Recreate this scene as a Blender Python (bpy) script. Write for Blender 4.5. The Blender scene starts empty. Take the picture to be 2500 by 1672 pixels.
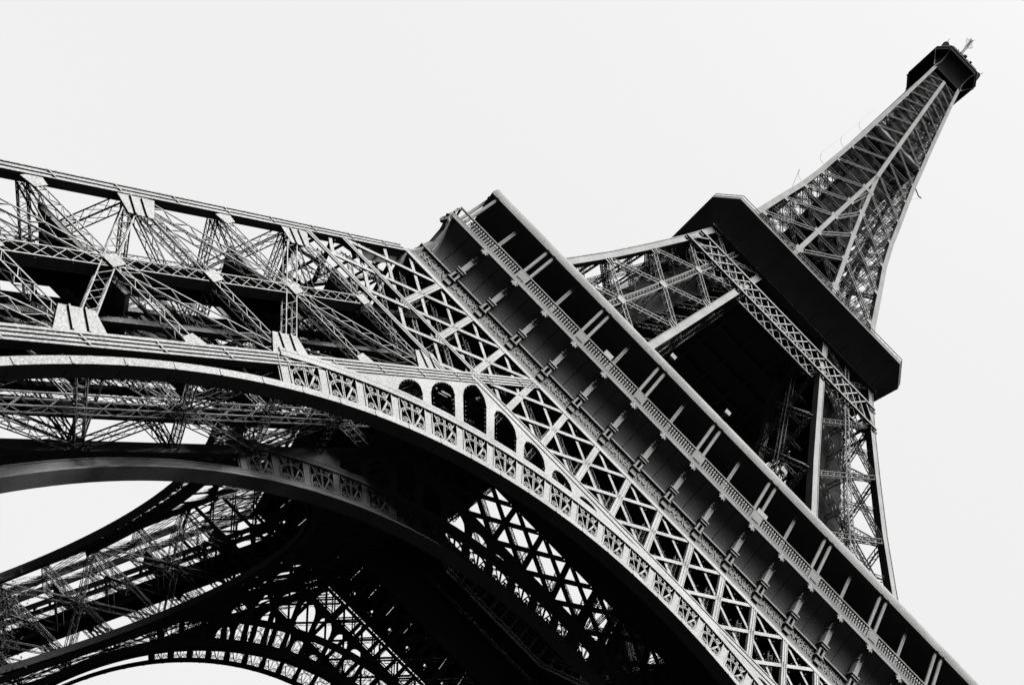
import bpy, math, random
from mathutils import Vector, Matrix
random.seed(7)
S = bpy.context.scene
COL = S.collection
V = Vector

# ------------------------------------------------------------------ camera
cam_d = bpy.data.cameras.new("camera")
cam = bpy.data.objects.new("camera", cam_d)
COL.objects.link(cam)
S.camera = cam
YAW, PITCH, ROLL, FPX = 0.01637, 0.69957, 0.78828, 1981.54
_f = V((math.sin(YAW) * math.cos(PITCH), math.cos(YAW) * math.cos(PITCH), math.sin(PITCH)))
_r = V((math.cos(YAW), -math.sin(YAW), 0))
_u = _r.cross(_f)
_c, _s = math.cos(ROLL), math.sin(ROLL)
_r2 = _c * _r + _s * _u
_u2 = -_s * _r + _c * _u
M = Matrix((_r2, _u2, -_f)).transposed().to_4x4()
M.translation = V((-19.105, -89.179, 7.409))
cam.matrix_world = M
cam_d.sensor_fit = 'HORIZONTAL'
cam_d.sensor_width = 36.0
cam_d.lens = FPX / 2500 * 36
cam_d.shift_x = -107.99 / 2500
cam_d.shift_y = 82.6 / 2500
cam_d.clip_start = 0.1
cam_d.clip_end = 6000

# ------------------------------------------------------------------ world, sun, exposure
SUN_EL, SUN_AZ = math.radians(69), math.radians(-8)      # azimuth measured from -Y towards +X
SKY = 0.0130
W = bpy.data.worlds.new("World")
S.world = W
W.use_nodes = True
nt = W.node_tree
nt.nodes.clear()
wo = nt.nodes.new('ShaderNodeOutputWorld')
bg = nt.nodes.new('ShaderNodeBackground')
sky = nt.nodes.new('ShaderNodeTexSky')
sky.sky_type = 'NISHITA'
sky.sun_disc = False
sky.sun_elevation = SUN_EL
sky.sun_rotation = math.pi - SUN_AZ
sky.dust_density = 6.0
bw = nt.nodes.new('ShaderNodeRGBToBW')
mx = nt.nodes.new('ShaderNodeMix')
mx.data_type = 'FLOAT'
mx.inputs[0].default_value = 0.992                         # an overcast, almost even white sky
mx.inputs[3].default_value = SKY / 0.05
nt.links.new(sky.outputs[0], bw.inputs[0])
nt.links.new(bw.outputs[0], mx.inputs[2])
nt.links.new(mx.outputs[0], bg.inputs[0])
bg.inputs[1].default_value = 0.05
nt.links.new(bg.outputs[0], wo.inputs[0])

sl = bpy.data.lights.new("sun", 'SUN')
sl.energy = 5.0
sl.angle = math.radians(22)
sl.color = (1.0, 0.995, 0.985)
so = bpy.data.objects.new("sun", sl)
COL.objects.link(so)
sd = V((math.sin(SUN_AZ) * math.cos(SUN_EL), -math.cos(SUN_AZ) * math.cos(SUN_EL), math.sin(SUN_EL)))
so.rotation_euler = sd.to_track_quat('Z', 'Y').to_euler()
so.location = (60, -150, 200)

S.view_settings.view_transform = 'Standard'
S.view_settings.look = 'None'
S.view_settings.gamma = 1.0
S.view_settings.use_curve_mapping = False
S.view_settings.exposure = 6.0

# ------------------------------------------------------------------ materials
def mat(name, lo, hi, scale=9.0, rough=0.7, spec=0.0, fine=0.0):
    m = bpy.data.materials.new(name)
    m.use_nodes = True
    t = m.node_tree
    b = t.nodes['Principled BSDF']
    b.inputs['Roughness'].default_value = rough
    b.inputs['Specular IOR Level'].default_value = spec
    tc = t.nodes.new('ShaderNodeTexCoord')
    n1 = t.nodes.new('ShaderNodeTexNoise')
    n1.inputs['Scale'].default_value = scale
    n1.inputs['Detail'].default_value = 3
    n2 = t.nodes.new('ShaderNodeTexNoise')
    n2.inputs['Scale'].default_value = 0.35
    n2.inputs['Detail'].default_value = 4
    ad = t.nodes.new('ShaderNodeMath')
    ad.operation = 'MULTIPLY_ADD'
    ad.inputs[1].default_value = 0.35
    rp = t.nodes.new('ShaderNodeValToRGB')
    rp.color_ramp.elements[0].position = 0.45
    rp.color_ramp.elements[1].position = 0.85
    rp.color_ramp.elements[0].color = (lo, lo, lo, 1)
    rp.color_ramp.elements[1].color = (hi, hi, hi, 1)
    t.links.new(tc.outputs['Object'], n1.inputs['Vector'])
    t.links.new(tc.outputs['Object'], n2.inputs['Vector'])
    t.links.new(n2.outputs[0], ad.inputs[0])
    sc = t.nodes.new('ShaderNodeMath')
    sc.operation = 'MULTIPLY'
    sc.inputs[1].default_value = 0.95
    t.links.new(n1.outputs[0], sc.inputs[0])
    t.links.new(sc.outputs[0], ad.inputs[2])
    t.links.new(ad.outputs[0], rp.inputs[0])
    t.links.new(rp.outputs[0], b.inputs['Base Color'])
    return m

IRON = mat("painted_iron", 0.0064, 0.0142, 11.0)
GLASS_AND_SHADE = mat("dark_panel_and_shade", 0.0008, 0.0016, 2.0, 0.6, 0.0)  # dark pavilion glass; on leg beams and lift cores it stands in for shade
PALE = mat("pale_paint", 0.011, 0.018, 5.0)
BULB = mat("bulb_glass", 0.012, 0.018, 5.0)
SOIL = mat("asphalt", 0.002, 0.004, 1.5, 0.9, 0.0)
LEAF = mat("leaf", 0.002, 0.004, 3.0, 0.7, 0.0)
BARK = mat("bark", 0.002, 0.005, 8.0, 0.9, 0.0)

# ------------------------------------------------------------------ mesh builder
class MB:
    def __init__(s):
        s.v = []; s.f = []
    def box8(s, p):
        b = len(s.v); s.v += [tuple(q) for q in p]
        for q in ((0, 3, 2, 1), (4, 5, 6, 7), (0, 1, 5, 4), (1, 2, 6, 5), (2, 3, 7, 6), (3, 0, 4, 7)):
            s.f.append(tuple(b + i for i in q))
    def box(s, x0, x1, y0, y1, z0, z1):
        s.box8([(x0, y0, z0), (x1, y0, z0), (x1, y1, z0), (x0, y1, z0), (x0, y0, z1), (x1, y0, z1), (x1, y1, z1), (x0, y1, z1)])
    def bar(s, p, q, w, d, n, caps=False):
        p = V(p); q = V(q); t = (q - p)
        if t.length < 1e-6: return
        t.normalize(); a = V(n).cross(t)
        if a.length < 1e-4: a = V((1, 0.3, 0.2)).cross(t)
        a.normalize(); m = t.cross(a); a = a * (w / 2); m = m * (d / 2)
        b = len(s.v)
        for c in (p, q):
            s.v += [tuple(c - a - m), tuple(c + a - m), tuple(c + a + m), tuple(c - a + m)]
        s.f += [(b, b + 1, b + 5, b + 4), (b + 1, b + 2, b + 6, b + 5), (b + 2, b + 3, b + 7, b + 6), (b + 3, b, b + 4, b + 7)]
        if caps: s.f += [(b + 3, b + 2, b + 1, b), (b + 4, b + 5, b + 6, b + 7)]
    def dbar(s, p, q, w, n):
        t = (V(q) - V(p)).normalized(); n = V(n); n = (n - t * n.dot(t)).normalized()
        s.bar(p, q, w, w, (n + t.cross(n)).normalized())
    def sweep(s, secs, caps=True, closed=True):
        n = len(secs[0]); b = len(s.v)
        for c in secs: s.v += [tuple(q) for q in c]
        for i in range(len(secs) - 1):
            for j in range(n if closed else n - 1):
                k = (j + 1) % n
                s.f.append((b + i * n + j, b + i * n + k, b + (i + 1) * n + k, b + (i + 1) * n + j))
        if caps and closed:
            s.f.append(tuple(b + j for j in reversed(range(n))))
            s.f.append(tuple(b + (len(secs) - 1) * n + j for j in range(n)))
    def plate(s, pts, off):
        # flat polygon pts, thickened by vector off
        b = len(s.v); n = len(pts); off = V(off)
        s.v += [tuple(p) for p in pts] + [tuple(V(p) + off) for p in pts]
        s.f.append(tuple(range(b, b + n))); s.f.append(tuple(b + n + i for i in reversed(range(n))))
        for i in range(n):
            k = (i + 1) % n
            s.f.append((b + i, b + n + i, b + n + k, b + k))
    def tube(s, p, q, r0, r1=None, n=8, caps=True):
        p = V(p); q = V(q); r1 = r0 if r1 is None else r1
        t = (q - p).normalized(); a = t.orthogonal().normalized(); c = t.cross(a)
        A = [p + (a * math.cos(2 * math.pi * i / n) + c * math.sin(2 * math.pi * i / n)) * r0 for i in range(n)]
        B = [q + (a * math.cos(2 * math.pi * i / n) + c * math.sin(2 * math.pi * i / n)) * r1 for i in range(n)]
        s.sweep([A, B], caps)
    def octa(s, c, r):
        b = len(s.v); x, y, z = c
        s.v += [(x + r, y, z), (x - r, y, z), (x, y + r, z), (x, y - r, z), (x, y, z + r), (x, y, z - r)]
        for i, j in ((0, 2), (2, 1), (1, 3), (3, 0)):
            s.f += [(b + i, b + j, b + 4), (b + j, b + i, b + 5)]
    def mesh(s, name):
        me = bpy.data.meshes.new(name); me.from_pydata(s.v, [], s.f); me.update()
        return me

def link(name, me, m, parent, kind=None, label=None):
    if m is not None and len(me.materials) == 0: me.materials.append(m)
    o = bpy.data.objects.new(name, me); COL.objects.link(o)
    if parent is not None: o.parent = parent
    if kind: o['kind'] = kind
    if label: o['label'] = label
    return o
def build(name, mb, m, parent, kind=None, label=None):
    return link(name, mb.mesh(name), m, parent, kind, label)
def thing(name, label, cat, loc=(0, 0, 0), group=None):
    o = bpy.data.objects.new(name, None); COL.objects.link(o); o.location = loc
    o['label'] = label; o['category'] = cat
    if group: o['group'] = group
    return o
def rot4(o, name, parent, ks=(1, 2, 3), kind=None):
    r = []
    for k in ks:
        c = o.copy(); c.name = name; COL.objects.link(c); c.parent = parent
        c.matrix_basis = Matrix.Rotation(k * math.pi / 2, 4, 'Z') @ o.matrix_basis
        for key in ('kind',):
            if kind: c[key] = kind
        r.append(c)
    return r

# ------------------------------------------------------------------ tower profile (half widths at height z)
def interp(T):
    zs = [a for a, b in T]; hs = [b for a, b in T]
    def f(z):
        if z <= zs[0]: return hs[0] + (hs[1] - hs[0]) / (zs[1] - zs[0]) * (z - zs[0])
        for i in range(len(zs) - 1):
            if z <= zs[i + 1]: return hs[i] + (hs[i + 1] - hs[i]) / (zs[i + 1] - zs[i]) * (z - zs[i])
        return hs[-1] + (hs[-1] - hs[-2]) / (zs[-1] - zs[-2]) * (z - zs[-1])
    return f
HO = lambda z: 34.435 + 0.478 * (52.528 - z)
HI = lambda z: 36.03 - 0.573 * (z - 21.3)
HU = interp([(55, 31.7), (66, 28.55), (73.4, 26.5), (82, 24.1), (91, 21.8), (101.5, 19.2), (110.5, 17.15)])
XU = lambda z: 6.44 + 0.163 * (110.7 - z)
HS = interp([(111, 16.9), (126.5, 14.2), (138, 12.75), (148, 11.4), (158, 10.45), (167, 9.85), (184, 8.6), (194.5, 8.05), (204, 7.5), (225, 6.4), (245, 5.4), (256, 4.9)])
XS = lambda z: max(0.0, 4.5 - 0.0909 * (z - 126.5))
GROUND = 5.8

class Face:
    """plane-like face y = -F(z); swap mirrors it to x = -F(z)"""
    def __init__(s, F, swap=False):
        s.F = F; s.swap = swap
    def n(s, z):
        d = s.F(z + .4) - s.F(z - .4); v = V((0, -1, -d / .8)).normalized()
        return V((v.y, v.x, v.z)) if s.swap else v
    def pt(s, u, z, o=0.0):
        p = V((u, -s.F(z), z))
        if s.swap: p = V((p.y, p.x, p.z))
        return p + s.n(z) * o if o else p

def lattice(mb, P, Q, n, w, d, ch=.1, pitch=None, lw=.055, cross=False, sides=True, thin=False):
    ch *= .72; lw *= .62
    P = V(P); Q = V(Q); t = Q - P; L = t.length; t.normalize(); n = (n - t * n.dot(t)).normalized(); a = n.cross(t)
    pitch = pitch or w * 1.15
    N = max(2, int(round(L / pitch)))
    fr = [P + a * (w / 2), P - a * (w / 2)]; bk = [p - n * d for p in fr]
    for p in fr:
        if thin: mb.dbar(p, p + t * L, ch * 1.25, n)
        else: mb.bar(p, p + t * L, ch, ch, n)
    for p in bk: mb.dbar(p, p + t * L, ch * 1.1, n)
    for layer in (fr, bk):
        q_ = .55 if (thin or layer is bk) else 1.0
        for i in range(N):
            p = layer[i % 2] + t * (L * i / N); q = layer[(i + 1) % 2] + t * (L * (i + 1) / N)
            if q_ == 1: mb.bar(p, q, lw, .05, n)
            else: mb.dbar(p, q, lw * 1.15, n)
            if cross and layer is fr:
                p = layer[(i + 1) % 2] + t * (L * i / N); q = layer[i % 2] + t * (L * (i + 1) / N)
                mb.bar(p, q, lw * q_, .03, n)
    if sides:
        for k in (0, 1):
            pr = (fr[k], bk[k])
            for i in range(N):
                mb.dbar(pr[i % 2] + t * (L * i / N), pr[(i + 1) % 2] + t * (L * (i + 1) / N), lw * .8, n)

def rect(mb, zs, x0, x1, y0, y1):
    mb.sweep([[(x0(z), y0(z), z), (x1(z), y0(z), z), (x1(z), y1(z), z), (x0(z), y1(z), z)] for z in zs])

# ------------------------------------------------------------------ the ground
g = MB(); g.box(-3000, 3000, -3000, 3000, GROUND - 1, GROUND)
go = build("ground", g, SOIL, None, kind="structure", label="dark paved ground under the tower")

# ------------------------------------------------------------------ the tower
T = thing("iron_tower", "towering lattice iron tower with arched base seen from below, three platforms", "tower")
bulbs = []

# ---- legs, ground to first platform -------------------------------------------------
def leg_beams():
    mb = MB(); zs = [GROUND + .1, 20, 35, 50.4]
    b = .8
    O0 = lambda z: -HO(z); O1 = lambda z: -HO(z) + b
    I0 = lambda z: -HI(z); I1 = lambda z: -HI(z) + .9
    rect(mb, zs, O0, O1, O0, O1); rect(mb, zs, I0, I1, O0, O1); rect(mb, zs, O0, O1, I0, I1); rect(mb, zs, I0, I1, I0, I1)
    # raised flange lips on the outer faces
    for (e0, e1) in ((.0, .09), (.36, .44), (.71, .8)):
        for sw in (0, 1):
            X0 = lambda z, e=e0: -HO(z) + e; X1 = lambda z, e=e1: -HO(z) + e
            Y0 = lambda z: -HO(z) - .09; Y1 = lambda z: -HO(z) + .003
            if sw: rect(mb, zs, Y0, Y1, X0, X1)
            else: rect(mb, zs, X0, X1, Y0, Y1)
    for (e0, e1) in ((-.22, -.02), (.2, .28), (.52, .6), (.82, .9)):
        for sw in (0, 1):
            X0 = lambda z, e=e0: -HI(z) + e; X1 = lambda z, e=e1: -HI(z) + e
            Y0 = lambda z: -HO(z) - .09; Y1 = lambda z: -HO(z) + .003
            if sw: rect(mb, zs, Y0, Y1, X0, X1)
            else: rect(mb, zs, X0, X1, Y0, Y1)
    for i in range(14):
        z = 9 + i * 3.05
        for x in (-HO(z) + .42, -HI(z) + .48):
            mb.box8([(x - .45 + q[0] - .25 * .0, -HO(z + q[2]) - .1 + q[1], z + q[2]) for q in ((0, 0, 0), (.86, 0, 0), (.86, .1, 0), (0, .1, 0), (0, 0, .07), (.86, 0, .07), (.86, .1, .07), (0, .1, .07))])
    return mb
leg_mesh = leg_beams().mesh("leg")
legs = []
for k in range(4):
    o = link("leg", leg_mesh, IRON, T); o.rotation_euler.z = k * math.pi / 2; legs.append(o)

NZ = [11.6, 21.3, 31.0, 40.7]
def leg_members(face, lo=-1):
    """list of (kind, P, Q, n) for one face of the leg at (-,-)"""
    R = []
    uo = lambda z: -(HO(z) - .75); ui = lambda z: -(HI(z) + .05)
    A = lambda u, z: face.pt(u(z), z, -.12)
    zs = [6.5] + NZ
    for i in range(len(zs) - 1):
        a, b = zs[i], zs[i + 1]
        R.append(('d', A(uo, a), A(ui, b))); R.append(('d', A(ui, a), A(uo, b)))
        m = (a + b) / 2
        R.append(('h', A(uo, m), A(ui, m)))
        R.append(('h', A(uo, b), A(ui, b)))
        mu = lambda z: (uo(z) + ui(z)) / 2
        R.append(('c', A(mu, a), A(mu, b)))
    return R
def add_member(mb, r, n, thin=False):
    k, P, Q = r
    if k == 'd': lattice(mb, P, Q, n, .72, .6, .095, thin=thin)
    elif k == 'h': lattice(mb, P, Q, n, .5, .5, .09, thin=thin)
    else:
        lattice(mb, P, Q, n, .8, .8, .1, cross=True, thin=thin)
        t = (Q - P).normalized(); a = n.cross(t).normalized()
        for e in (() if thin else (-.36, .36)): mb.bar(P + a * e - n * .44, Q + a * e - n * .44, .03, .72, n)
nearF = Face(HO); sideF = Face(HO, True); nearI = Face(HI); sideI = Face(HI, True)
members = leg_members(nearF)
for r in members:
    if max(r[1].z, r[2].z) < 10: continue
    mb = MB(); add_member(mb, r, nearF.n(30)); build("brace", mb, IRON, legs[0])
mbA = MB()
for r in members: add_member(mbA, r, nearF.n(30))
meA = mbA.mesh("bracing")
mbB = MB()
for fc in (sideF, nearI, sideI):
    for r in leg_members(fc): add_member(mbB, r, fc.n(30), True)
# diaphragms, inclined lift track and stairs inside the leg
up = V((0, 0, 1))
for z in NZ + [(NZ[i] + NZ[i + 1]) / 2 for i in range(3)]:
    a, b = -(HO(z) - .6), -(HI(z) - .3)
    lattice(mbB, (a, a, z), (b, b, z), up, .7, .5, .1); lattice(mbB, (a, b, z), (b, a, z), up, .7, .5, .1)
    m = (a + b) / 2
    lattice(mbB, (a, m, z), (b, m, z), up, .5, .4, .1); lattice(mbB, (m, a, z), (m, b, z), up, .5, .4, .1)
cl = lambda z: -(HO(z) + HI(z)) / 2
for dx, dy in ((-2.2, 1.5), (2.2, 1.5), (-2.2, -2.5), (2.2, -2.5)):
    rect(mbB, [GROUND + .1, 30, 50], lambda z: cl(z) + dx - .22, lambda z: cl(z) + dx + .22, lambda z: cl(z) + dy - .35, lambda z: cl(z) + dy + .35)
z = GROUND + 1
while z < 49:
    for dy in (1.5, -2.5):
        mbB.bar((cl(z) - 2.2, cl(z) + dy, z), (cl(z) + 2.2, cl(z) + dy, z), .25, .2, up)
    z += 1.6
z = GROUND + 1; sgn = 1
while z < 46:
    c0 = cl(z) + 4.0; c1 = cl(z + 2.6) + 4.0
    mbB.bar((c0, cl(z) + 2.6 * sgn, z), (c1, cl(z + 2.6) - 2.6 * sgn, z + 2.6), 1.1, .12, up)
    mbB.bar((c0, cl(z) + 2.6 * sgn, z + 1), (c1, cl(z + 2.6) - 2.6 * sgn, z + 3.6), .06, .06, up)
    z += 2.6; sgn = -sgn
for z in (16.4, 26.2, 36.0, 43.5):
    c = cl(z); mbB.box(c - 5.5, c + 1.5, c - 5.0, c + 2.5, z - .15, z + .15)
mbT = MB(); zs = [GROUND + .1, 30, 50]  # track strips and inner beams in near-black, shade put into their colour
rect(mbT, zs, lambda z: cl(z) - .3, lambda z: cl(z) + .3, lambda z: -HO(z) + 1.6, lambda z: -HO(z) + 3.6)
rect(mbT, zs, lambda z: cl(z) + 3.2, lambda z: cl(z) + 3.7, lambda z: -HO(z) + 6.5, lambda z: -HO(z) + 9.5)
rect(mbT, zs, lambda z: cl(z) + 1.45, lambda z: cl(z) + 1.9, lambda z: -HI(z) + .1, lambda z: -HI(z) + .9)
rect(mbT, zs, lambda z: -HI(z) - 3.8, lambda z: -HI(z) - 2.5, lambda z: -HI(z) + .1, lambda z: -HI(z) + .9)
meT = mbT.mesh("shade_toned_beam")
mbT = MB()  # rear leg strips, also coloured near-black in place of shade
rect(mbT, zs, lambda z: cl(z) - 1.2, lambda z: cl(z) - .6, lambda z: cl(z) - 1, lambda z: cl(z) + 1)
rect(mbT, zs, lambda z: cl(z) + 3, lambda z: cl(z) + 3.5, lambda z: cl(z) + 2, lambda z: cl(z) + 3.5)
meT2 = mbT.mesh("shade_toned_beam")
meB = mbB.mesh("inner_bracing")
for k in range(4):
    link("inner_bracing", meB, IRON, legs[k], kind="stuff")
    if k == 0: link("shade_toned_beam", meT, GLASS_AND_SHADE, legs[k])
    elif k == 3: link("shade_toned_beam", meT2, GLASS_AND_SHADE, legs[k])
    if k: link("bracing", meA, IRON, legs[k], kind="stuff")

# gusset plates with raised ribs on the near face
def gusset(face, u, z, du, dz, w0, w1, ribs=2, parent=None, o=.0):
    """plate reaching from node (u,z) along (du,dz) direction"""
    mb = MB(); P = face.pt(u, z, o); n = face.n(z); t = (face.pt(u + du, z + dz, o) - P); a = n.cross(t).normalized()
    q = P + t
    mb.plate([P - a * w0 / 2, P + a * w0 / 2, q + a * w1 / 2, q - a * w1 / 2], -n * .05)
    for i in range(ribs):
        e = (i - (ribs - 1) / 2) * w1 * .45
        mb.bar(P + a * e + n * .05 + t * .1, q + a * e + n * .05, .09, .12, n, True)
    return build("gusset_plate", mb, IRON, parent)
for z in NZ:
    uo = -(HO(z) - .75); ui = -HI(z); 
    dx = 1.55
    gusset(nearF, uo, z, dx, -dx * 0.55, 2.3, 1.5, 2, legs[0], .01); gusset(nearF, ui, z, -dx, dx * .6, 2.6, 1.7, 2, legs[0], .01)
    zm = z - 4.85
    gusset(nearF, -(HO(zm) - .75), zm, .9, 0, 1.2, .8, 0, legs[0], .01); gusset(nearF, -HI(zm), zm, -.9, 0, 1.2, .8, 0, legs[0], .01)
    for zz in (z, zm):
        um = -(HO(zz) - .75 + HI(zz)) / 2
        gusset(nearF, um - .42, zz, .84, 0, .9, .9, 0, legs[0], .03)

# ---- the decorative arches ------------------------------------------------------------
AZ, R0, KK = 40.904, 37.33, 1.108
def arc(face, r, th, o=0.0):
    u = r * math.sin(th); v = r * math.cos(th)
    return face.pt(u, AZ + (v - R0) / KK, o)
DT = math.radians(3.86)
def arch_mesh(face, tmax=78, inner=False):
    mb = MB(); N = 96; ths = [math.radians(-tmax + 2 * tmax * i / N) for i in range(N + 1)]
    def band(r0, r1, o0, o1, lim=None):
        tt = ths if lim is None else [t for t in ths if abs(t) <= math.radians(lim)]
        mb.sweep([[arc(face, r0, t, o0), arc(face, r1, t, o0), arc(face, r1, t, o1), arc(face, r0, t, o1)] for t in tt])
    if inner:
        RI = R0 - 1.0
        mb.sweep([[arc(face, RI, t, -.3), arc(face, RI + .42, t, .62), arc(face, RI + .49, t, .62), arc(face, RI + .1, t, -.34)] for t in ths])
        mb.sweep([[arc(face, RI + .495, t, -.3), arc(face, RI + .495, t, .62), arc(face, RI + .56, t, .62), arc(face, RI + .56, t, -.3)] for t in ths])
        band(RI + .57, R0 + .45, -.3, .02)
    else:
        band(R0, R0 + .45, -.35, .12)            # front flange
        band(R0 + .02, R0 + .1, -.92, -.353)    # soffit plate
        band(R0 + .02, R0 + .16, -.97, -.923)    # rear flange
    band(R0 + .47, R0 + .56, -.3, .05)
    band(40.0, 40.38, -.5, .14, 51)
    band(40.46, 40.72, -.5, .1, 51)
    if not inner:
        band(40.1, 40.2, -1.5, -.503, 51)
        for k in range(-19, 20):
            t = (k + .35) * DT
            mb.sweep([[arc(face, R0 + .01, t + e, .121), arc(face, R0 + .44, t + e, .121), arc(face, R0 + .44, t + e, .15), arc(face, R0 + .01, t + e, .15)] for e in (-.0016, .0016)])
            mb.sweep([[arc(face, R0 + .012, t + e, -.9), arc(face, R0 - .03, t + e, -.9), arc(face, R0 - .03, t + e, -.36), arc(face, R0 + .012, t + e, -.36)] for e in (-.003, .003)])
    return mb.mesh("arch")
def fan_mesh():
    """one cell of the fan grille; X across, Y away from the arch centre, Z outwards"""
    mb = MB(); n = V((0, 0, 1)); W = .92; Hh = 2.16
    def line(pts, w, d=.09, z=0.0):
        for i in range(len(pts) - 1): mb.bar((pts[i][0], pts[i][1], z), (pts[i + 1][0], pts[i + 1][1], z), w, d, n)
    def spiral(cx, cy, r, turns, a0, sgn, w=.075, tail=None):
        pts = []
        if tail: pts.append(tail)
        K = 16
        for i in range(K + 1):
            t = i / K; a = a0 + sgn * t * turns * 2 * math.pi; rr = r * (1 - .78 * t)
            pts.append((cx + rr * math.cos(a), cy + rr * math.sin(a)))
        line(pts, w)
    for dz_, ww in ((0, .07),):
        A = [(W * math.sin(a), .78 + .82 * math.cos(a)) for a in [math.radians(-90 + 15 * i) for i in range(13)]]
        line([(-W, 0)] + A + [(W, 0)], .075)
        B = [((W - .13) * math.sin(a), .78 + .69 * math.cos(a)) for a in [math.radians(-80 + 16 * i) for i in range(11)]]
        line(B, .04)
    line([(-.055, 0), (-.055, Hh - .12)], .06); line([(.055, 0), (.055, Hh - .12)], .06)
    line([(-.1, .02), (-.66, 1.42)], .06); line([(.12, .02), (.72, 1.36)], .13)
    line([(.6, 1.5), (.86, 2.1)], .07); line([(-.6, 1.5), (-.86, 2.1)], .07)
    spiral(-.58, .3, .25, 1.35, math.radians(40), 1, tail=(-.12, .02)); spiral(.58, .3, .25, 1.35, math.radians(140), -1, tail=(.12, .02))
    spiral(-.5, 1.84, .22, 1.3, math.radians(-70), -1, .07, tail=(-.16, 1.5)); spiral(.46, 1.8, .22, 1.3, math.radians(-110), 1, .07, tail=(.16, 1.5))
    return mb.mesh("fan_grille")
def post_mesh():
    mb = MB()
    mb.box(-.27, .27, .02, 2.16, -.3, .02)
    for x in (-.29, .29): mb.box(x - .035, x + .035, .02, 2.16, -.3, .07)
    for x in (-.42, .42): mb.box(x - .025, x + .025, .02, 1.3, -.12, .02)
    return mb.mesh("arch_post")
FAN, POST = fan_mesh(), post_mesh()
def arc_matrix(face, th, r=37.86, o=-.02):
    P = arc(face, r, th, o); X = (arc(face, r, th + .002, o) - arc(face, r, th - .002, o)).normalized()
    Y = (arc(face, r + .05, th, o) - P).normalized(); Z = X.cross(Y).normalized(); Y = Z.cross(X)
    m = Matrix((X, Y, Z)).transposed().to_4x4(); m.translation = P
    return m
def spandrel_cells(face, beam=True):
    """plates with arched holes between arch and girder"""
    out = []
    def rtop(th):
        r = 40.72
        while r < 49:
            p = arc(face, r, th); u = abs(p.x if not face.swap else p.y)
            if p.z > 43.86 or u > HI(p.z) - .75: break
            r += .03
        return r
    for k in range(-13, 13):
        t0, t1 = k * DT, (k + 1) * DT
        N = 10; tt = [t0 + (t1 - t0) * i / N for i in range(N + 1)]
        top = [rtop(t) for t in tt]; gap = [a - 40.72 for a in top]
        if max(gap) < .12: continue
        mb = MB(); n = None
        rb = 40.73
        edge = .13 * (t1 - t0)
        h0, h1 = t0 + edge, t1 - edge
        hole = min(gap[1], gap[-2]) > .75
        if not hole:
            for i in range(N):
                q = [arc(face, rb, tt[i]), arc(face, rb, tt[i + 1]), arc(face, max(top[i + 1], rb + .01), tt[i + 1]), arc(face, max(top[i], rb + .01), tt[i])]
                mb.plate(q, -face.n(42) * .3)
        else:
            M_ = 14
            hs = [h0 + (h1 - h0) * i / M_ for i in range(M_ + 1)]
            fl = lambda t: rb + .1
            cmax = min(1.25, (sum(gap) / len(gap)) * .6)
            def ht(t):
                s_ = 2 * (t - h0) / (h1 - h0) - 1
                return max(fl(t) + .02, rtop(t) - .42 - cmax * (1 - math.sqrt(max(0, 1 - s_ * s_))))
            off = -face.n(42) * .3
            for i in range(M_):
                a, b = hs[i], hs[i + 1]
                mb.plate([arc(face, ht(a), a), arc(face, ht(b), b), arc(face, rtop(b), b), arc(face, rtop(a), a)], off)
                mb.plate([arc(face, rb, a), arc(face, rb, b), arc(face, fl(b), b), arc(face, fl(a), a)], off)
            for a, b in ((t0, h0), (h1, t1)):
                mb.plate([arc(face, rb, a), arc(face, rb, b), arc(face, rtop(b), b), arc(face, rtop(a), a)], off)
            for i in range(9):      # bulbs round the opening
                t = h0 + (h1 - h0) * i / 8
                bulbs.append((face, arc(face, ht(t) - .14, t, .02)))
                if i in (0, 8):
                    r = fl(t) + .3
                    while r < ht(t) - .3:
                        bulbs.append((face, arc(face, r, t + (.004 if i == 0 else -.004), .02))); r += .5
        out.append(mb.mesh("spandrel_panel"))
    return out
arches = []
for fi, face in enumerate((nearF, nearI)):
    am = arch_mesh(face, inner=(fi == 1))
    sp = spandrel_cells(face)
    for k in range(4):
        Rk = Matrix.Rotation(k * math.pi / 2, 4, 'Z')
        a = link("arch", am, IRON, T); a.matrix_basis = Rk
        for i in range(-13, 13):
            f_ = link("fan_grille", FAN, IRON, a); f_.matrix_basis = arc_matrix(face, (i + .5) * DT)
        if (fi, k) in ((0, 0), (1, 0), (0, 2)):
            for i in range(-13, 14):
                p_ = link("arch_post", POST, IRON, a); p_.matrix_basis = arc_matrix(face, i * DT)
            for m_ in sp: link("spandrel_panel", m_, IRON, a)
        else:
            j = MB()
            for i in range(-13, 14):
                mm = arc_matrix(face, i * DT); b = len(j.v)
                j.v += [tuple(mm @ v.co) for v in POST.vertices]; j.f += [tuple(b + q for q in p.vertices) for p in POST.polygons]
            for m_ in sp:
                b = len(j.v); j.v += [tuple(v.co) for v in m_.vertices]; j.f += [tuple(b + q for q in p.vertices) for p in m_.polygons]
            build("arch_infill", j, IRON, a, kind="stuff")
    if fi == 0:
        for i in range(-13, 13):
            mm = arc_matrix(face, (i + .5) * DT)
            for (x, y) in ((-.74, .95), (-.74, .45), (.72, .9), (.2, 1.2), (-.2, 2.0), (.8, 2.0), (.74, .4)):
                bulbs.append((face, mm @ V((x, y, .05))))

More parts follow.
